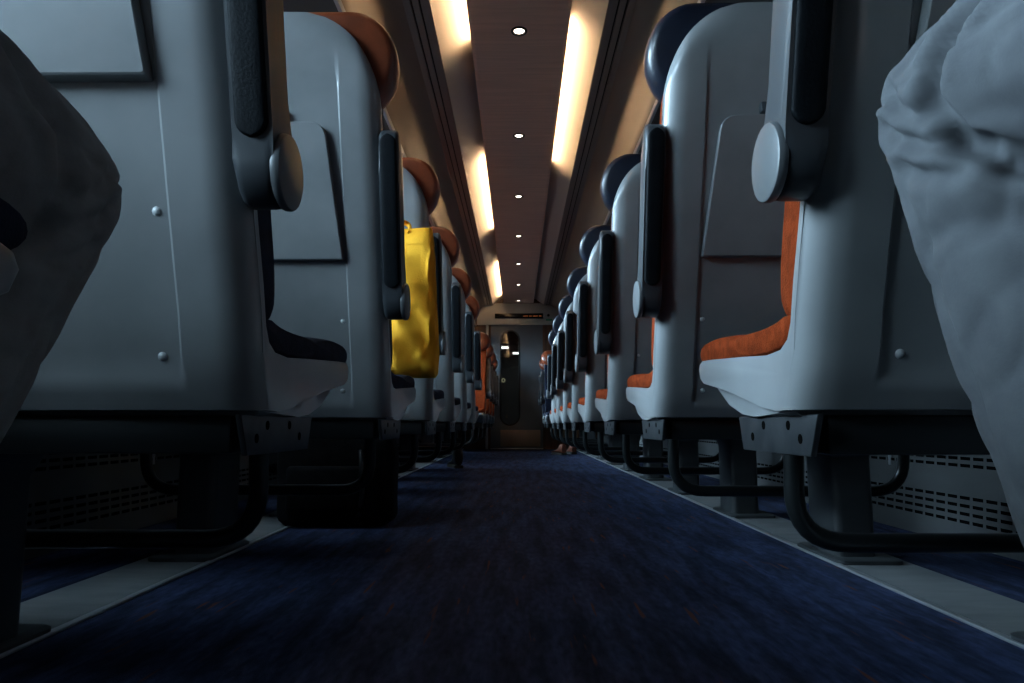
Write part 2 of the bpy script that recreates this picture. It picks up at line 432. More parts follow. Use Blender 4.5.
# ------------------------------------------------------------------ the car body
Y0, Y1 = -1.6, 9.5
HW = 1.31
bm = bmesh.new(); box(bm, (-1.36, Y0 - .05, -.06), (1.36, 17.2, 0)); struct('floor', bm, M['carpet'], smooth=False)
k = 1
for s in (-1, 1):
    sd = 'left' if s < 0 else 'right'
    a, b = sorted((s * .765, s * .94))
    bm = bmesh.new(); box(bm, (a, Y0, .0), (b, Y1, .003)); struct('trim_%d' % k, bm, M['strip'], smooth=False, label='grey vinyl seat-rail strip in the carpet on the ' + sd); k += 1
    a, b = sorted((s * .750, s * .7645))
    bm = bmesh.new(); box(bm, (a, Y0, .0), (b, Y1, .006), bevel=.002); struct('trim_%d' % k, bm, M['alu'], label='thin metal edge beside the floor strip on the ' + sd); k += 1

WZ0, WZ1 = .90, 1.62
bays = []
y = -.62
while y < 9.0:
    bays.append((y, min(y + 1.44, 9.3))); y += 1.64
wn = 1
for s in (-1, 1):
    sd = 'left' if s < 0 else 'right'
    bm = bmesh.new()
    def wbox(y0, y1, z0, z1, t=.06):
        a, b = sorted((s * HW, s * (HW + t))); box(bm, (a, y0, z0), (b, y1, z1))
    wbox(Y0, Y1, .0, WZ0); wbox(Y0, Y1, WZ1, 2.2)
    e = [Y0] + [v for bb in bays for v in bb] + [Y1]
    for i in range(0, len(e), 2):
        if e[i + 1] - e[i] > .01: wbox(e[i], e[i + 1], WZ0, WZ1)
    struct('wall_' + sd, bm, M['wall'], smooth=False)
    for y0, y1 in bays:
        # rounded rubber frame with pane
        bm = bmesh.new(); a, b = sorted((s * (HW - .006), s * (HW + .05)))
        box(bm, (a, y0 - .02, WZ0 - .02), (b, y1 + .02, WZ0 + .012), bevel=.004); box(bm, (a, y0 - .02, WZ1 - .012), (b, y1 + .02, WZ1 + .02), bevel=.004)
        box(bm, (a, y0 - .02, WZ0), (b, y0 + .012, WZ1), bevel=.004); box(bm, (a, y1 - .012, WZ0), (b, y1 + .02, WZ1), bevel=.004)
        w = struct('window_%d' % wn, bm, M['rubber']); wn += 1
        bm = bmesh.new(); a, b = sorted((s * (HW + .024), s * (HW + .030))); box(bm, (a, y0, WZ0), (b, y1, WZ1)); g = finish('window_pane', bm, M['glass'], w, smooth=False)
    # heater casing along the foot of the wall with rows of slots
    X = 1.235
    bm = bmesh.new(); prism(bm, [(X, .0), (HW, .0), (HW, .36), (X + .045, .36), (X + .03, .335)], Y0, Y1, lambda u, y, z: (s * y, u, z)); hp = struct('baseboard_' + sd, bm, M['heater'], smooth=False)
    bm = bmesh.new()
    for z in (.060, .082, .104, .126, .215, .235, .255, .275):
        yy = -.2
        while yy < 7.5:
            xs = X + .03 * z / .335; a, b = sorted((s * (xs - .0008), s * (xs + .006))); box(bm, (a, yy, z), (b, yy + .041, z + .009)); yy += .055
    sl = finish('slots', bm, M['slot'], hp, smooth=False)
    bm = bmesh.new()
    for yy in (1.05, 2.35, 3.65, 4.95):
        a, b = sorted((s * (X + .016), s * (X + .032))); box(bm, (a, yy, .20), (b, yy + .012, .33))
    finish('joint_strip', bm, M['alu'], hp, smooth=False)

# ceiling: veneer centre panel, lit coves, grooved rails, sloping outer liners, locker undersides
ZP = 2.035
cp = [(-.215, ZP + .004), (-.20, ZP), (.20, ZP), (.215, ZP + .004), (.215, ZP + .014), (-.215, ZP + .014)]
bm = bmesh.new()
ys = [Y0, 0.15, 2.268, 4.386, 6.504, 8.622, 9.5]
for a, b in zip(ys, ys[1:]):
    prism(bm, cp, a + .002, b - .002, lambda u, y, z: (y, u, z))
struct('ceiling', bm, M['panel'], smooth=False, label='brown veneer centre panel of the ceiling')
bm = bmesh.new(); box(bm, (-.20, Y0, ZP + .013), (.20, Y1, ZP + .016)); struct('trim_%d' % k, bm, M['groove'], smooth=False, label='dark backing behind the joints of the ceiling panel'); k += 1
bm = bmesh.new(); box(bm, (-1.36, Y0, 2.2), (1.36, 17.2, 2.24)); struct('ceiling_roof', bm, M['cove'], smooth=False)
bm = bmesh.new(); box(bm, (-.012, Y0, ZP + .016), (.012, Y1, 2.117)); struct('trim_%d' % k, bm, M['groove'], smooth=False, label='unseen dark divider added above the ceiling panel to separate the cove light'); k += 1  # unseen divider, added to stop lamp light crossing between the coves
X2 = lambda s: (lambda u, y, z: (s * y, u, z))
for s in (-1, 1):
    sd = 'left' if s < 0 else 'right'
    bm = bmesh.new(); prism(bm, [(.362, 2.004), (.30, 2.050), (.24, 2.094), (.19, 2.112), (.12, 2.118), (.0, 2.118), (.0, 2.13), (.2, 2.125), (.37, 2.03)], Y0, Y1, X2(s))
    struct('ceiling_cove_' + sd, bm, M['cove'], sharp=60)
    bm = bmesh.new(); prism(bm, [(.355, 2.0), (.392, 1.997), (.392, 2.012), (.400, 2.012), (.400, 1.997), (.425, 1.996), (.425, 2.012), (.433, 2.012), (.433, 1.996), (.462, 1.994), (.462, 2.03), (.355, 2.03)], Y0, Y1, X2(s))
    rl = struct('ceiling_rail_' + sd, bm, M['rail'], smooth=False)
    bm = bmesh.new()
    for u in (.3915, .4245): box(bm, (min(s * u, s * (u + .009)), Y0, 2.004), (max(s * u, s * (u + .009)), Y1, 2.012))
    finish('rail_groove', bm, M['groove'], rl, smooth=False)
    bm = bmesh.new(); prism(bm, [(.46, 1.996), (.50, 1.975), (.54, 1.93), (.57, 1.87), (.588, 1.79), (.592, 1.722), (.60, 1.716), (.62, 1.74), (.60, 2.0), (.47, 2.03)], Y0, Y1, X2(s))
    struct('ceiling_liner_' + sd, bm, M['headliner'], sharp=50)
    bm = bmesh.new(); prism(bm, [(.588, 1.722), (.594, 1.708), (.606, 1.706), (.612, 1.72), (.60, 1.73)], Y0, Y1, X2(s)); struct('trim_%d' % k, bm, M['alu'], label='bright lip of the overhead locker on the ' + sd); k += 1
    bm = bmesh.new(); prism(bm, [(.60, 1.722), (.70, 1.705), (1.15, 1.66), (HW, 1.60), (HW, 1.66), (1.15, 1.72), (.62, 1.75)], Y0, Y1, X2(s))
    struct('ceiling_locker_' + sd, bm, M['wall'], sharp=60)
    # cove lamps lying on the edge of the centre panel
    segs = [(1.22, 2.95), (4.31, 5.99), (7.3, 9.2)] if s < 0 else [(2.79, 4.42)]
    for n, (a, b) in enumerate(segs):
        bm = bmesh.new(); x0, x1 = sorted((s * .170, s * .207)); box(bm, (x0, a, ZP + .016), (x1, b, ZP + .034), bevel=.006)
        o = finish('cove_lamp', bm, M['lamp'])
        bm = bmesh.new(); q_ = a + .03
        while q_ < b:
            x0, x1 = sorted((s * .166, s * .209)); box(bm, (x0, q_, ZP + .030), (x1, q_ + .002, ZP + .066)); q_ += .055
        finish('baffles', bm, M['groove'], o, smooth=False)  # unseen baffles, added to limit the glow's spread along the cove
        for e_ in (a - .006, b):  # unseen plates, added to cut the light off at each lamp's end
            bm = bmesh.new(); x0, x1 = sorted((s * .10, s * .208)); box(bm, (x0, e_, ZP + .016), (x1, e_ + .006, ZP + .076)); finish('end_plate', bm, M['groove'], o, smooth=False)
        tag(o, ('warm strip lamp hidden above the left edge of the centre ceiling panel, %s of three' % ['nearest', 'middle', 'farthest'][n]) if s < 0 else 'warm strip lamp hidden above the right edge of the centre ceiling panel', 'lamp', 'cove strip lamps')

# downlights
for i in range(7):
    yy = 2.788 + 1.085 * i
    t = thing('ceiling_downlight', ['nearest', 'second', 'third', 'fourth', 'fifth', 'sixth', 'farthest'][i] + ' small round ceiling downlight along the brown centre panel', 'ceiling light', (0, yy, ZP), 0, 'ceiling downlights')
    bm = bmesh.new(); n = 28
    loft(bm, [[(q * math.cos(2 * PI * j / n), q * math.sin(2 * PI * j / n), d) for j in range(n)] for q, d in ((.036, .0), (.034, -.004), (.025, -.004), (.022, .004))], caps=False)
    finish('trim_ring', bm, M['ring'], t)
    bm = bmesh.new(); loft(bm, [[(q * math.cos(2 * PI * j / n), q * math.sin(2 * PI * j / n), d) for j in range(n)] for q, d in ((.0225, .0), (.016, -.004), (.008, -.006), (.001, -.007))])
    finish('lens', bm, M['lens'], t)

# far bulkhead with its sliding door
def stadium(cx, z0, z1, r, n=14, y=0.):
    out = []
    for j in range(n + 1):
        a = PI * j / n; out.append((cx + r * math.cos(a), y, z1 - r + r * math.sin(a)))
    for j in range(n + 1):
        a = PI + PI * j / n; out.append((cx + r * math.cos(a), y, z0 + r + r * math.sin(a)))
    return out
DX0, DX1, DZ = -.385, .34, 1.735
bm = bmesh.new()
box(bm, (-1.36, Y1, 0), (DX0, Y1 + .05, 2.2)); box(bm, (DX1, Y1, 0), (1.36, Y1 + .05, 2.2)); box(bm, (DX0, Y1, DZ), (DX1, Y1 + .05, 2.2))
struct('wall_back', bm, M['bulkwood'], smooth=False)
bm = bmesh.new(); box(bm, (-1.36, Y0 - .06, -.05), (1.36, Y0, 2.2)); struct('wall_front', bm, M['bulk'], smooth=False)
bm = bmesh.new(); prism(bm, [(Y1 - .035, 1.724), (Y1, 1.724), (Y1, 2.03), (Y1 - .012, 2.03), (Y1 - .035, 1.97)], -.58, .58, ID, .006); struct('trim_%d' % k, bm, M['header'], label='light grey header panel above the far door'); k += 1
bm = bmesh.new(); box(bm, (DX0 - .07, Y1 - .02, 0), (DX0 - .035, Y1, 1.724), bevel=.004); struct('trim_%d' % k, bm, M['header'], label='light vertical door post left of the far door'); k += 1
# door leaf with a tall round-ended window
bm = bmesh.new()
dc, dr = -.118, .125
hole = stadium(dc, .335, 1.635, dr)
n = len(hole)
def frame(px, pz, y): return (px, y, pz)
def outer(p):
    # push each hole point out to the door's rectangle
    d = Vector((p[0] - dc, p[2] - .985)); k_ = []
    if d.x > 1e-6: k_.append((DX1 - dc) / d.x)
    if d.x < -1e-6: k_.append((DX0 - dc) / d.x)
    if d.y > 1e-6: k_.append((DZ - .985) / d.y)
    if d.y < -1e-6: k_.append((.275 - .985) / d.y)
    q = min(k_); return (dc + d.x * q, .985 + d.y * q)
ring = sorted(hole, key=lambda p: math.atan2(p[2] - .985, p[0] - dc))
# the rectangle's corners join the outline so its edges stay straight
extra = []
for cx_, cz_ in ((DX0, .275), (DX1, .275), (DX1, DZ), (DX0, DZ)):
    extra.append((math.atan2(cz_ - .985, cx_ - dc), cx_, cz_))
pts = [(math.atan2(p[2] - .985, p[0] - dc), p[0], p[2], *outer(p)) for p in ring]
base_pts = list(pts)
def hole_at(a):
    for i in range(len(base_pts)):
        p, q = base_pts[i], base_pts[(i + 1) % len(base_pts)]
        a1 = q[0] + (2 * PI if i == len(base_pts) - 1 else 0)
        if p[0] <= a <= a1:
            t = (a - p[0]) / (a1 - p[0] + 1e-9); return p[1] + (q[1] - p[1]) * t, p[2] + (q[2] - p[2]) * t
    return base_pts[0][1], base_pts[0][2]
for a, x_, z_ in extra: pts.append((a, *hole_at(a), x_, z_))
pts.sort()
clean = [pts[0]]
for p in pts[1:]:
    if p[0] - clean[-1][0] > 1e-4: clean.append(p)
pts = clean
yA, yB = Y1 + .008, Y1 + .04
loft(bm, [[(p[1], yA, p[2]) for p in pts], [(p[3], yA, p[4]) for p in pts], [(p[3], yB, p[4]) for p in pts], [(p[1], yB, p[2]) for p in pts], [(p[1], yA, p[2]) for p in pts]], caps=False)
bmesh.ops.remove_doubles(bm, verts=bm.verts, dist=1e-5)
door = struct('door_1', bm, M['bulk'], label='slate grey sliding door at the far end', sharp=30)
bm = bmesh.new(); loft(bm, [stadium(dc, .335, 1.635, dr, y=Y1 + .022), stadium(dc, .335, 1.635, dr, y=Y1 + .027)]); finish('door_glass', bm, M['doorglass'], door, smooth=False)
bm = bmesh.new(); loft(bm, [stadium(dc, .335 + a, 1.635 - a, dr - a, y=Y1 + b) for a, b in ((-.018, .008), (-.015, .002), (-.002, .002), (.004, .01), (.004, .022))], caps=False); finish('window_seal', bm, M['rubber'], door)
bm = bmesh.new(); box(bm, (DX0, Y1 + .006, .02), (DX1, Y1 + .04, .275)); finish('kick_plate', bm, M['bulk'], door, smooth=False)
bm = bmesh.new(); box(bm, (-.25, Y1 - .003, .035), (.30, Y1 + .008, .26), bevel=.003); finish('scuff_plate', bm, M['kick'], door)
bm = bmesh.new(); box(bm, (DX0, Y1 - .05, 0), (DX1, Y1 + .05, .012), bevel=.003); struct('trim_%d' % k, bm, M['alu'], label='metal threshold under the far door'); k += 1
# passenger information display with its dotted orange line
t = thing('information_display', 'long black display with dim orange lettering above the far door', 'display', (0, Y1 - .035, 1.845))
bm = bmesh.new(); box(bm, (-.33, -.014, -.036), (.345, .006, .036), bevel=.004); finish('screen', bm, M['black'], t)
bm = bmesh.new(); random.seed(9); x = .07
while x < .315:
    w = random.choice((.009, .012, .015)); h = random.choice((.014, .018, .012))
    if random.random() > .15 and not .262 < x < .28: box(bm, (x, -.0155, -.009), (x + w, -.0142, -.009 + h))
    x += w + .005
finish('lettering', bm, M['led'], t, smooth=False)
t = thing('exit_sign', 'tiny green sign at the right of the black display', 'sign', (.43, Y1 - .036, 1.79))
bm = bmesh.new(); box(bm, (-.045, -.004, -.012), (.045, .004, .012), bevel=.002); finish('plate', bm, M['green'], t)
t = thing('ceiling_camera', 'small dark round fitting on the light header beside the display', 'camera', (.42, Y1 - .035, 1.855))
bm = bmesh.new(); cyl(bm, (0, 0.003, 0), (0, -1, 0), .020, .008, 18, .002); finish('housing', bm, M['ring'], t)
bm = bmesh.new(); dome(bm, (0, -.005, 0), (0, -1, 0), .013, .009); finish('lens', bm, M['black'], t)

# vestibule and the next car's corridor, seen through the door window
bm = bmesh.new()
box(bm, (-.62, 9.56, 0), (-.56, 17.2, 2.05)); box(bm, (.56, 9.56, 0), (.62, 17.2, 2.05)); struct('wall_vestibule', bm, M['vest'], smooth=False)
bm = bmesh.new(); box(bm, (-.62, 9.56, 2.02), (.62, 17.2, 2.06)); struct('ceiling_vestibule', bm, M['vest'], smooth=False)
bm = bmesh.new(); box(bm, (-.62, 17.1, 0), (.62, 17.2, 2.05)); struct('wall_end', bm, M['vest'], smooth=False)
bm = bmesh.new(); 
box(bm, (-.56, 12.0, 1.74), (.56, 12.06, 2.03)); box(bm, (-.56, 12.0, 0), (-.30, 12.06, 1.75)); box(bm, (.02, 12.0, 0), (.56, 12.06, 1.75))
struct('trim_%d' % k, bm, M['bulk'], smooth=False, label='dark gangway frame seen through the door window'); k += 1
for n, (x, y, w) in enumerate(((-.30, 14.9, .085), (-.02, 16.1, .11))):
    t = thing('corridor_light', ['upper left small pale ceiling light seen through the far door window', 'lower right pale ceiling light seen through the far door window'][n], 'ceiling light', (x, y, 2.02), 0, 'lights of the next car')
    bm = bmesh.new(); box(bm, (-w - .02, -.2, -.006), (w + .02, .2, 0), bevel=.002); finish('housing', bm, M['header'], t)
    bm = bmesh.new(); box(bm, (-w, -.18, -.014), (w, .18, -.006), bevel=.003); finish('diffuser', bm, M['vlamp'], t)
t = thing('round_sign', 'small round pale yellow disc seen through the far door window', 'sign', (-.265, 11.99, 1.105))
bm = bmesh.new(); cyl(bm, (0, 0, 0), (0, -1, 0), .048, .012, 24, .003); finish('rim', bm, M['black'], t)
bm = bmesh.new(); cyl(bm, (0, -.011, 0), (0, -1, 0), .040, .004, 24, .001); finish('disc', bm, M['disc'], t)
bm = bmesh.new(); box(bm, (-.007, -.018, -.016), (.011, -.014, .016), bevel=.002); finish('mark', bm, M['black'], t)

# ------------------------------------------------------------------ the yellow bag
bag = thing('tote_bag', 'yellow cloth tote bag hanging on the left of the aisle', 'bag', (-.338, 2.135, .482))
bm = bmesh.new(); secs = []
NZ, NR = 44, 56
for i in range(NZ + 1):
    q = i / NZ; z = .475 * q
    hw = .070 + .014 * (1 - q) - .016 * max(0, q - .9) * 10 * .4; hd = .052 * (1 - q) ** .8 + .014
    if q < .06: hw *= .86 + .14 * (q / .06) ** .5; hd *= .6 + .4 * (q / .06) ** .5
    s = []
    for j in range(NR):
        a = 2 * PI * j / NR; c, d = math.cos(a), math.sin(a)
        x = hw * math.copysign(abs(c) ** .45, c); y = hd * math.copysign(abs(d) ** .6, d)
        p = Vector((x * 9 + 3, y * 5 + z * 2, z * 5))
        f = noise.noise(p) * .015 + .010 * math.sin(z * 38 + x * 55 + 3 * noise.noise(p * .6)) * (1 - q) ** .5
        f += .007 * (1 - min(1, abs(noise.noise(p * 1.7)) * 4)) ** 2 * -1
        y += (f * (1 if d < 0 else .4)); x += .006 * noise.noise(Vector((z * 12, j * .3, 2))) - .010 * q
        s.append((x, y, z))
    secs.append(s)
loft(bm, secs, caps=True); finish('bag_body', bm, M['bag'], bag, 70)
bm = bmesh.new(); loft(bm, [[(x * 1.02, y * 1.06 - .0005, z) for x, y, z in [(a[0], a[1], a[2]) for a in secs[i]]] for i in (39, 41, 43, 44)], caps=False); finish('hem', bm, M['bag'], bag, 70)
for yy in (-.02, .016):
    bm = bmesh.new(); tube(bm, roundpath([(-.060, yy, .46), (-.056, yy + .01, .505), (-.02, .03, .505), (-.015, yy, .46)], .03), .006, 8); finish('handle', bm, M['bag'], bag, 60)

# ------------------------------------------------------------------ black luggage under the third seat on the left
lug = thing('holdall', 'black soft holdall on the carpet under the third seat on the left', 'bag', (-.615, 2.345, 0))
bm = bmesh.new(); secs = []
for i in range(22):
    q = i / 21; z = .004 + .322 * q
    e = 1 - .16 * max(0, (.10 - q) / .10) ** 2 - .18 * max(0, (q - .72) / .28) ** 2
    s = []
    for j in range(48):
        a = 2 * PI * j / 48; c, d = math.cos(a), math.sin(a)
        x = .198 * e * math.copysign(abs(c) ** .4, c); y = .076 * e * math.copysign(abs(d) ** .45, d)
        f = .010 * noise.noise(Vector((x * 12, y * 12, z * 12)))
        s.append((x * (1 + f * 2), y - f, z))
    secs.append(s)
loft(bm, secs); finish('body', bm, M['luggage'], lug, 60)
bm = bmesh.new(); box(bm, (-.15, -.096, .05), (.15, -.063, .20), bevel=.015, seg=3); finish('pocket', bm, M['luggage'], lug)
bm = bmesh.new(); tube(bm, [(-.17, -.0, .322), (0, 0, .331), (.17, 0, .322)], .004, 8); finish('zip', bm, M['zip'], lug)
bm = bmesh.new(); tube(bm, roundpath([(.09, -.073, .25), (.10, -.098, .20), (.105, -.10, .10), (.09, -.078, .04)], .03), .008, 8); finish('strap', bm, M['zip'], lug)

# ------------------------------------------------------------------ shoes seen far down the car
def shoe(name, label, cat, loc, rz, mt, high=.0, length=.27, group=None):
    t = thing(name, label, cat, loc, rz, group)
    bm = bmesh.new(); secs = []
    prof = [(-.5, .030, .075 + high), (-.46, .034, .085 + high), (-.38, .037, .088 + high), (-.28, .037, .086 + high), (-.20, .037, .078 + high * .4), (-.1, .039, .066), (.0, .043, .056), (.12, .047, .048), (.26, .048, .042), (.38, .041, .036), (.46, .026, .028), (.495, .010, .020)]
    for q, w, h in prof:
        yy = q * length
        s = []
        for j in range(20):
            a = 2 * PI * j / 20; c, d = math.cos(a), math.sin(a)
            s.append((w * math.copysign(abs(c) ** .7, c), yy, .022 + (h - .022) * (.5 + .5 * math.copysign(abs(d) ** .8, d))))
        secs.append(s)
    loft(bm, secs); finish('upper', bm, mt, t, 60)
    bm = bmesh.new(); secs = []
    out = [(w * 1.06, q * length * 1.02) for q, w, h in prof]
    ring = [(w, y) for w, y in out] + [(-w, y) for w, y in reversed(out)]
    loft(bm, [[(x, y, z) for x, y in ring] for z in (.0, .022)]); finish('sole', bm, M['sole'], t)
    bm = bmesh.new()
    for q in (-.10, -.04, .02, .08):
        h = interp([(p[0], p[2]) for p in prof], q) + .001
        tube(bm, [(-.024, q * length, h - .005), (0, q * length, h + .002), (.024, q * length, h - .005)], .0035, 6)
    finish('laces', bm, M['sole'], t)
    return t
shoe('ankle_boot', 'dark ankle boot on the carpet at the left edge of the aisle', 'shoe', (-.50, 5.45, .001), .3, M['blackshoe'], .075)
shoe('leather_shoe', 'orange-brown leather shoe under the far right seats, nearer the aisle', 'shoe', (.45, 7.75, .001), .4, M['brownshoe'], .03, group='brown shoes')
shoe('leather_shoe', 'orange-brown leather shoe under the far right seats, farther from the aisle', 'shoe', (.60, 7.95, .001), .2, M['brownshoe'], .03, group='brown shoes')

# ------------------------------------------------------------------ the two seated passengers
def cone(bm, p0, r0, p1, r1, n=20, flat=None):
    p0, p1 = Vector(p0), Vector(p1); t = (p1 - p0); L_ = t.length; t.normalize()
    s = t.orthogonal().normalized(); w = t.cross(s); secs = []
    lev = [(-r0 * math.cos(a), r0 * math.sin(a)) for a in (.15, .6, 1.1)] + [(L_ * q, r0 + (r1 - r0) * q) for q in (0, .25, .5, .75, 1)] + [(L_ + r1 * math.cos(a), r1 * math.sin(a)) for a in (1.1, .6, .15)]
    for d, q in lev:
        secs.append([p0 + t * d + (s * math.cos(2 * PI * k / n) + w * math.sin(2 * PI * k / n)) * q for k in range(n)])
    loft(bm, secs)

def ell(bm, c, r, n=20):
    c = Vector(c)
    loft(bm, [[(c.x + r[0] * math.cos(2 * PI * k / n) * math.cos(a), c.y + r[1] * math.sin(2 * PI * k / n) * math.cos(a), c.z + r[2] * math.sin(a)) for k in range(n)] for a in [(-.48 + .96 * i / 12) * PI for i in range(13)]])

def remeshed(bm, voxel, smooth=4, fac=.5):
    me = bpy.data.meshes.new('tmp'); bmesh.ops.recalc_face_normals(bm, faces=bm.faces); bm.to_mesh(me); bm.free()
    o = bpy.data.objects.new('tmp', me); C.objects.link(o)
    m = o.modifiers.new('r', 'REMESH'); m.mode = 'VOXEL'; m.voxel_size = voxel
    m = o.modifiers.new('s', 'SMOOTH'); m.iterations = smooth; m.factor = fac
    dg = bpy.context.evaluated_depsgraph_get(); me2 = bpy.data.meshes.new_from_object(o.evaluated_get(dg))
    bpy.data.objects.remove(o); bpy.data.meshes.remove(me)
    return me2

def person(s, label, trouser, top, knee, ankle, hip, shoe_mat, folds, foot2):
    cx = s * .53
    t = thing('person', label, 'person', (cx, .1, 0))
    off = Vector((cx, .1, 0)); P = lambda x, y, z: Vector((x, y, z)) - off
    bm = bmesh.new()
    legs = []; hands = []
    for (k_, a_, h_) in ((knee, ankle, hip), ((s * .655, knee[1] - .01, .545), foot2, (s * .61, .09, .56))):
        K, A, H = P(*k_), P(*a_), P(*h_)
        legs.append((K, A, H))
        cone(bm, H, .096, K + (H - K) * .12, .078); cone(bm, K + (H - K) * .10, .077, K, .074)
        cone(bm, K, .073, K + (A - K) * .38, .070); cone(bm, K + (A - K) * .38, .070, A + (K - A) * .02, .060)
        ft = A + Vector((s * .012, .03, -.06)); cone(bm, A, .040, A + Vector((0, 0, -.05)), .036); cone(bm, ft, .034, ft + Vector((s * .02, .12, 0)), .028)
    pel = P(cx, .10, .575); che = P(cx, .025, .93)
    ell(bm, pel, (.175, .11, .105)); cone(bm, pel + Vector((0, -.01, .05)), .125, che + Vector((0, .005, -.10)), .128)
    ell(bm, che, (.185, .112, .19)); ell(bm, che + Vector((0, 0, .12)), (.195, .085, .08))
    for q in (-1, 1):
        sh = che + Vector((q * .185, 0, .115)); el = che + Vector((q * .235, .09, -.16)); wr = che + Vector((q * .12, .24, -.27)); wr = Vector((wr.x, P(0, .27, 0).y, P(0, 0, .70).z))
        cone(bm, sh, .056, el, .045); cone(bm, el, .044, wr, .030)
        # a relaxed hand resting on the thigh: palm, four curled fingers and a thumb from the palm's side
        pm = wr + Vector((-q * .012, .055, -.006)); cone(bm, wr, .026, pm, .030); hands.append((wr, pm + Vector((0, .11, -.008))))
        for f_, (dx, ln) in enumerate(((-.027, .062), (-.009, .072), (.009, .068), (.027, .052))):
            b0 = pm + Vector((dx, .022, .004)); b1 = b0 + Vector((dx * .25, ln * .55, -.003)); b2 = b1 + Vector((dx * .1, ln * .4, -.022))
            cone(bm, b0, .0092, b1, .0085, 10); cone(bm, b1, .0085, b2, .0072, 10)
        th0 = pm + Vector((-q * .026, -.02, 0)); th1 = th0 + Vector((-q * .026, .030, -.004)); th2 = th1 + Vector((-q * .010, .028, -.010))
        cone(bm, th0, .0115, th1, .0105, 10); cone(bm, th1, .0105, th2, .0085, 10)
    nk = che + Vector((0, .005, .19)); hd = P(cx, .055, 1.285)
    cone(bm, nk + Vector((0, 0, -.03)), .058, hd + Vector((0, -.02, -.06)), .054)
    ell(bm, hd + Vector((0, -.01, .02)), (.075, .095, .105)); ell(bm, hd + Vector((0, .022, -.055)), (.055, .062, .060))
    cone(bm, hd + Vector((0, .080, .018)), .010, hd + Vector((0, .104, -.020)), .014, 12)
    for q in (-1, 1):
        ell(bm, hd + Vector((q * .076, -.008, -.002)), (.010, .020, .032), 12)
        ell(bm, hd + Vector((q * .030, .070, .030)), (.022, .012, .007), 12)
    ell(bm, hd + Vector((0, .078, -.062)), (.024, .010, .006), 12)
    me = remeshed(bm, .0046, 7)
    for m_ in (trouser, top, M['skin']): me.materials.append(m_)
    # trouser folds
    def leg_param(p):
        best = (9, 0, 0, None)
        for li, (K, A, H) in enumerate(legs):
            for seg, (a, b) in enumerate(((H, K), (K, A))):
                d = b - a; tt = max(0, min(1, (p - a).dot(d) / d.length_squared)); c = a + d * tt; ds = (p - c).length
                if ds < best[0]: best = (ds, seg, tt, c, li)
        return best
    # creases pulled into the cloth round the bent knee, as (y, z) lines on the leg's aisle side
    dz0 = knee[2] - .568
    lines = [([(.405, .64), (.42, .61), (.45, .59), (.462, .555), (.452, .52), (.432, .50), (.415, .485)], .013, .007),
             ([(.515, .592), (.50, .567), (.472, .545)], .007, .0055), ([(.518, .560), (.505, .545), (.475, .528), (.44, .513)], .008, .006),
             ([(.505, .522), (.49, .510), (.455, .500)], .006, .006), ([(.512, .51), (.498, .44), (.485, .36), (.475, .28)], .003, .004),
             ([(.488, .46), (.46, .465), (.43, .458)], .004, .009)]
    lines = [([(y_, z_ + dz0) for y_, z_ in l_], dp_ * folds, wd_) for l_, dp_, wd_ in lines]
    def line_d(y, z, pl):
        m_ = 9
        for (y0, z0), (y1, z1) in zip(pl, pl[1:]):
            dy, dz = y1 - y0, z1 - z0; q_ = max(0, min(1, ((y - y0) * dy + (z - z0) * dz) / (dy * dy + dz * dz)))
            m_ = min(m_, math.hypot(y - y0 - dy * q_, z - z0 - dz * q_))
        return m_
    me.update()
    norms = [v.normal.copy() for v in me.vertices]
    for v, nv in zip(me.vertices, norms):
        p = v.co; w = p + off
        if w.z < .69 and w.z > .075 and w.y > .12 and min(min((p - h_).length for h_ in hh) for hh in hands) > .05:
            ds, seg, tt, c, li = leg_param(p)
            if ds < .13:
                q = Vector((w.x * 5 + 11 * s, w.y * 5, w.z * 5))
                along = tt if seg == 0 else 1 + tt
                near = math.exp(-((along - 1.06) / .20) ** 2)
                d = .003 * noise.noise(q)
                rel = p - c; ang = math.atan2(rel.x * s, rel.z if seg == 0 else rel.y)
                n_ = noise.noise(Vector((w.x * 9 + 5 * s, w.y * 16 + w.z * 10, w.z * 15 - w.y * 6)))
                d -= folds * .0035 * (1 - min(1, abs(n_) * 2.6)) ** 2
                if nv.x * s < .35 and li == 0:
                    for pl_, dp, wd in lines:
                        e_ = line_d(w.y, w.z, pl_)
                        if e_ < 4 * wd: d -= dp * math.exp(-(e_ / wd) ** 2) - .35 * dp * math.exp(-((e_ - 2.2 * wd) / wd) ** 2)
                # side seam
                d -= .0035 * math.exp(-((ang + 1.4) / .05) ** 2)
                v.co = p + nv * d
    me.update()
    def hand_d(p):
        r_ = 9
        for a, b in hands:
            d = b - a; q_ = max(0, min(1, (p - a).dot(d) / d.length_squared)); r_ = min(r_, (p - a - d * q_).length)
        return r_
    for pl in me.polygons:
        c = pl.center + off; pl.use_smooth = True
        hnd = c.y > .20 and c.z > .60 and hand_d(pl.center) < .062 and hand_d(pl.center) < leg_param(pl.center)[0] - .022
        pl.material_index = 2 if (c.z > 1.135 or hnd or c.z < .075) else (0 if (c.z < .665 and leg_param(pl.center)[0] < .125 and c.y > -.05) or c.z < .60 else 1)
    body = bpy.data.objects.new('body', me); C.objects.link(body); body.parent = t
    # hair cap, eyes
    bm = bmesh.new(); ell(bm, hd + Vector((0, -.024, .036)), (.085, .096, .104)); ell(bm, hd + Vector((0, -.045, -.02)), (.077, .062, .075))
    hm = remeshed(bm, .007, 4); hm.materials.append(M['hair'])
    for pl in hm.polygons: pl.use_smooth = True
    ho = bpy.data.objects.new('hair', hm); C.objects.link(ho); ho.parent = t
    for q in (-1, 1):
        bm = bmesh.new(); ell(bm, hd + Vector((q * .030, .072, .018)), (.013, .010, .009), 12); finish('eye', bm, M['eye'], t)
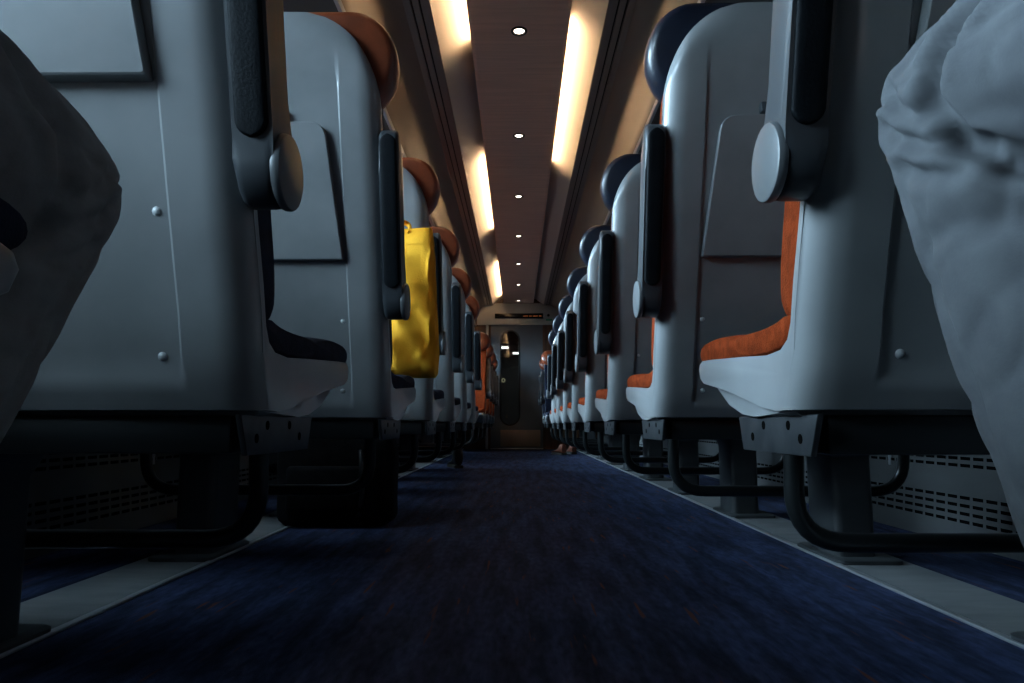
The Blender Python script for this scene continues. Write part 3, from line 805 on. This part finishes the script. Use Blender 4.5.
    bm = bmesh.new(); ell(bm, hd + Vector((0, .083, -.063)), (.020, .006, .005), 12); finish('mouth', bm, M['lip'], t)
    # shoes
    for K, A, H in legs:
        bm = bmesh.new(); secs = []
        base = Vector((A.x, A.y, 0))
        for q, w, h in ((-.065, .026, .085), (-.05, .036, .100), (-.02, .040, .112), (.02, .041, .112), (.06, .043, .098), (.10, .046, .080), (.15, .047, .068), (.19, .040, .056), (.215, .026, .044), (.226, .010, .034)):
            secs.append([(base.x + s * q * .18 + w * math.copysign(abs(math.cos(2 * PI * j / 22)) ** .7, math.cos(2 * PI * j / 22)), base.y + q, .004 + (h - .004) * (.5 + .5 * math.copysign(abs(math.sin(2 * PI * j / 22)) ** .8, math.sin(2 * PI * j / 22)))) for j in range(22)])
        loft(bm, secs); finish('shoe', bm, shoe_mat, t, 60)
    return t

person(1, 'seated person in light grey trousers at the right, one bent knee in the aisle', M['greytwill'], M['jacket'],
       (.350, .50, .576), (.415, .425, .10), (.445, .09, .60), M['whiteshoe'], 1.0, (.598, .615, .10))
person(-1, 'seated person in dark charcoal trousers at the left, knee bent beside the seat', M['charcoal'], M['shirt'],
       (-.392, .50, .515), (-.47, .37, .10), (-.44, .09, .60), M['blackshoe'], .6, (-.69, .45, .10))

# ------------------------------------------------------------------ daylight, camera
w = bpy.data.worlds.new('World'); SC.world = w; w.use_nodes = True
nt = w.node_tree; N = nt.nodes; L = nt.links; bg = N['Background']
tc = N.new('ShaderNodeTexCoord'); sp = N.new('ShaderNodeSeparateXYZ'); L.new(tc.outputs['Generated'], sp.inputs[0])
rp = N.new('ShaderNodeValToRGB')   # open evening sky on the left, darkened on the right to keep those windows dim
rp.color_ramp.elements[0].position = .06; rp.color_ramp.elements[0].color = (.53, .70, .84, 1)
rp.color_ramp.elements[1].position = .21; rp.color_ramp.elements[1].color = (.004, .004, .004, 1)
flat = N.new('ShaderNodeVectorMath'); flat.operation = 'MULTIPLY'; flat.inputs[1].default_value = (1, 1, 0); L.new(tc.outputs['Generated'], flat.inputs[0])
nrm = N.new('ShaderNodeVectorMath'); nrm.operation = 'NORMALIZE'; L.new(flat.outputs[0], nrm.inputs[0])
sp2 = N.new('ShaderNodeSeparateXYZ'); L.new(nrm.outputs[0], sp2.inputs[0])
mr = N.new('ShaderNodeMapRange'); mr.inputs['From Min'].default_value = -1; mr.inputs['From Max'].default_value = 1
L.new(sp2.outputs['X'], mr.inputs['Value']); L.new(mr.outputs['Result'], rp.inputs['Fac']); L.new(rp.outputs['Color'], bg.inputs['Color'])
# ground dark, bright low sky, band dimmed to shade the floor, brightness added overhead
zr = N.new('ShaderNodeMapRange'); zr.inputs['From Min'].default_value = -1; zr.inputs['From Max'].default_value = 1; L.new(sp.outputs['Z'], zr.inputs['Value'])
el = N.new('ShaderNodeValToRGB'); cr_ = el.color_ramp
cr_.elements[0].position = .46; cr_.elements[0].color = (.01, .01, .01, 1); cr_.elements[1].position = .53; cr_.elements[1].color = (.14, .14, .14, 1)
for p_, v_ in ((.67, .14), (.74, .07), (.86, .10), (.94, .7), (1., 1.)):
    e_ = cr_.elements.new(p_); e_.color = (v_, v_, v_, 1)
L.new(zr.outputs['Result'], el.inputs['Fac'])
mz = N.new('ShaderNodeMath'); mz.operation = 'MULTIPLY'; mz.inputs[1].default_value = 36.; L.new(el.outputs['Color'], mz.inputs[0])
# a bright lobe added low on the left to light the right-hand seat sides
dt = N.new('ShaderNodeVectorMath'); dt.operation = 'DOT_PRODUCT'; L.new(tc.outputs['Generated'], dt.inputs[0])
dt.inputs[1].default_value = Vector((-.94, .15, .28)).normalized()
pw = N.new('ShaderNodeMath'); pw.operation = 'POWER'; pw.use_clamp = False
mxx = N.new('ShaderNodeMath'); mxx.operation = 'MAXIMUM'; mxx.inputs[1].default_value = 0; L.new(dt.outputs['Value'], mxx.inputs[0])
L.new(mxx.outputs[0], pw.inputs[0]); pw.inputs[1].default_value = 30
ml = N.new('ShaderNodeMath'); ml.operation = 'MULTIPLY_ADD'; L.new(pw.outputs[0], ml.inputs[0]); ml.inputs[1].default_value = 165.; L.new(mz.outputs[0], ml.inputs[2])
# and a second lobe added behind-left to light the left seat backs
d2 = N.new('ShaderNodeVectorMath'); d2.operation = 'DOT_PRODUCT'; L.new(tc.outputs['Generated'], d2.inputs[0])
d2.inputs[1].default_value = Vector((-.74, -.60, .31)).normalized()
m2 = N.new('ShaderNodeMath'); m2.operation = 'MAXIMUM'; m2.inputs[1].default_value = 0; L.new(d2.outputs['Value'], m2.inputs[0])
p2 = N.new('ShaderNodeMath'); p2.operation = 'POWER'; p2.inputs[1].default_value = 40; L.new(m2.outputs[0], p2.inputs[0])
q2 = N.new('ShaderNodeVectorMath'); q2.operation = 'SCALE'; q2.inputs[0].default_value = (.53, .70, .84); L.new(p2.outputs[0], q2.inputs['Scale'])
bg2 = N.new('ShaderNodeBackground'); L.new(q2.outputs[0], bg2.inputs['Color']); bg2.inputs['Strength'].default_value = 88.
ad = N.new('ShaderNodeAddShader'); L.new(bg.outputs[0], ad.inputs[0]); L.new(bg2.outputs[0], ad.inputs[1]); L.new(ad.outputs[0], N['World Output'].inputs['Surface'])
L.new(ml.outputs[0], bg.inputs['Strength'])
for s in (-1, 1):      # the window openings guide the sampling of the sky
    for y0, y1 in bays:
        ld = bpy.data.lights.new('window_portal', 'AREA'); ld.shape = 'RECTANGLE'; ld.size = y1 - y0; ld.size_y = WZ1 - WZ0
        ld.cycles.is_portal = True
        lo = bpy.data.objects.new('window_portal', ld); C.objects.link(lo)
        lo.location = (s * (HW + .05), (y0 + y1) / 2, (WZ0 + WZ1) / 2)
        lo.rotation_euler = Matrix(((0, 0, s), (1, 0, 0), (0, s, 0))).to_euler()

cam = bpy.data.cameras.new('camera'); co = bpy.data.objects.new('camera', cam); C.objects.link(co)
cam.sensor_width = 36; cam.lens = 36 * 683 / 1024; cam.clip_start = .02
co.location = (-.0065, 0, .335)
a = math.atan((424.5 - 341.5) / 683); yaw = math.atan((518 - 512) / 683)
co.rotation_euler = (PI / 2 + a, 0, yaw)
SC.camera = co
vs = SC.view_settings; vs.view_transform = 'Standard'; vs.look = 'None'; vs.gamma = 1; vs.use_curve_mapping = False; vs.exposure = 0
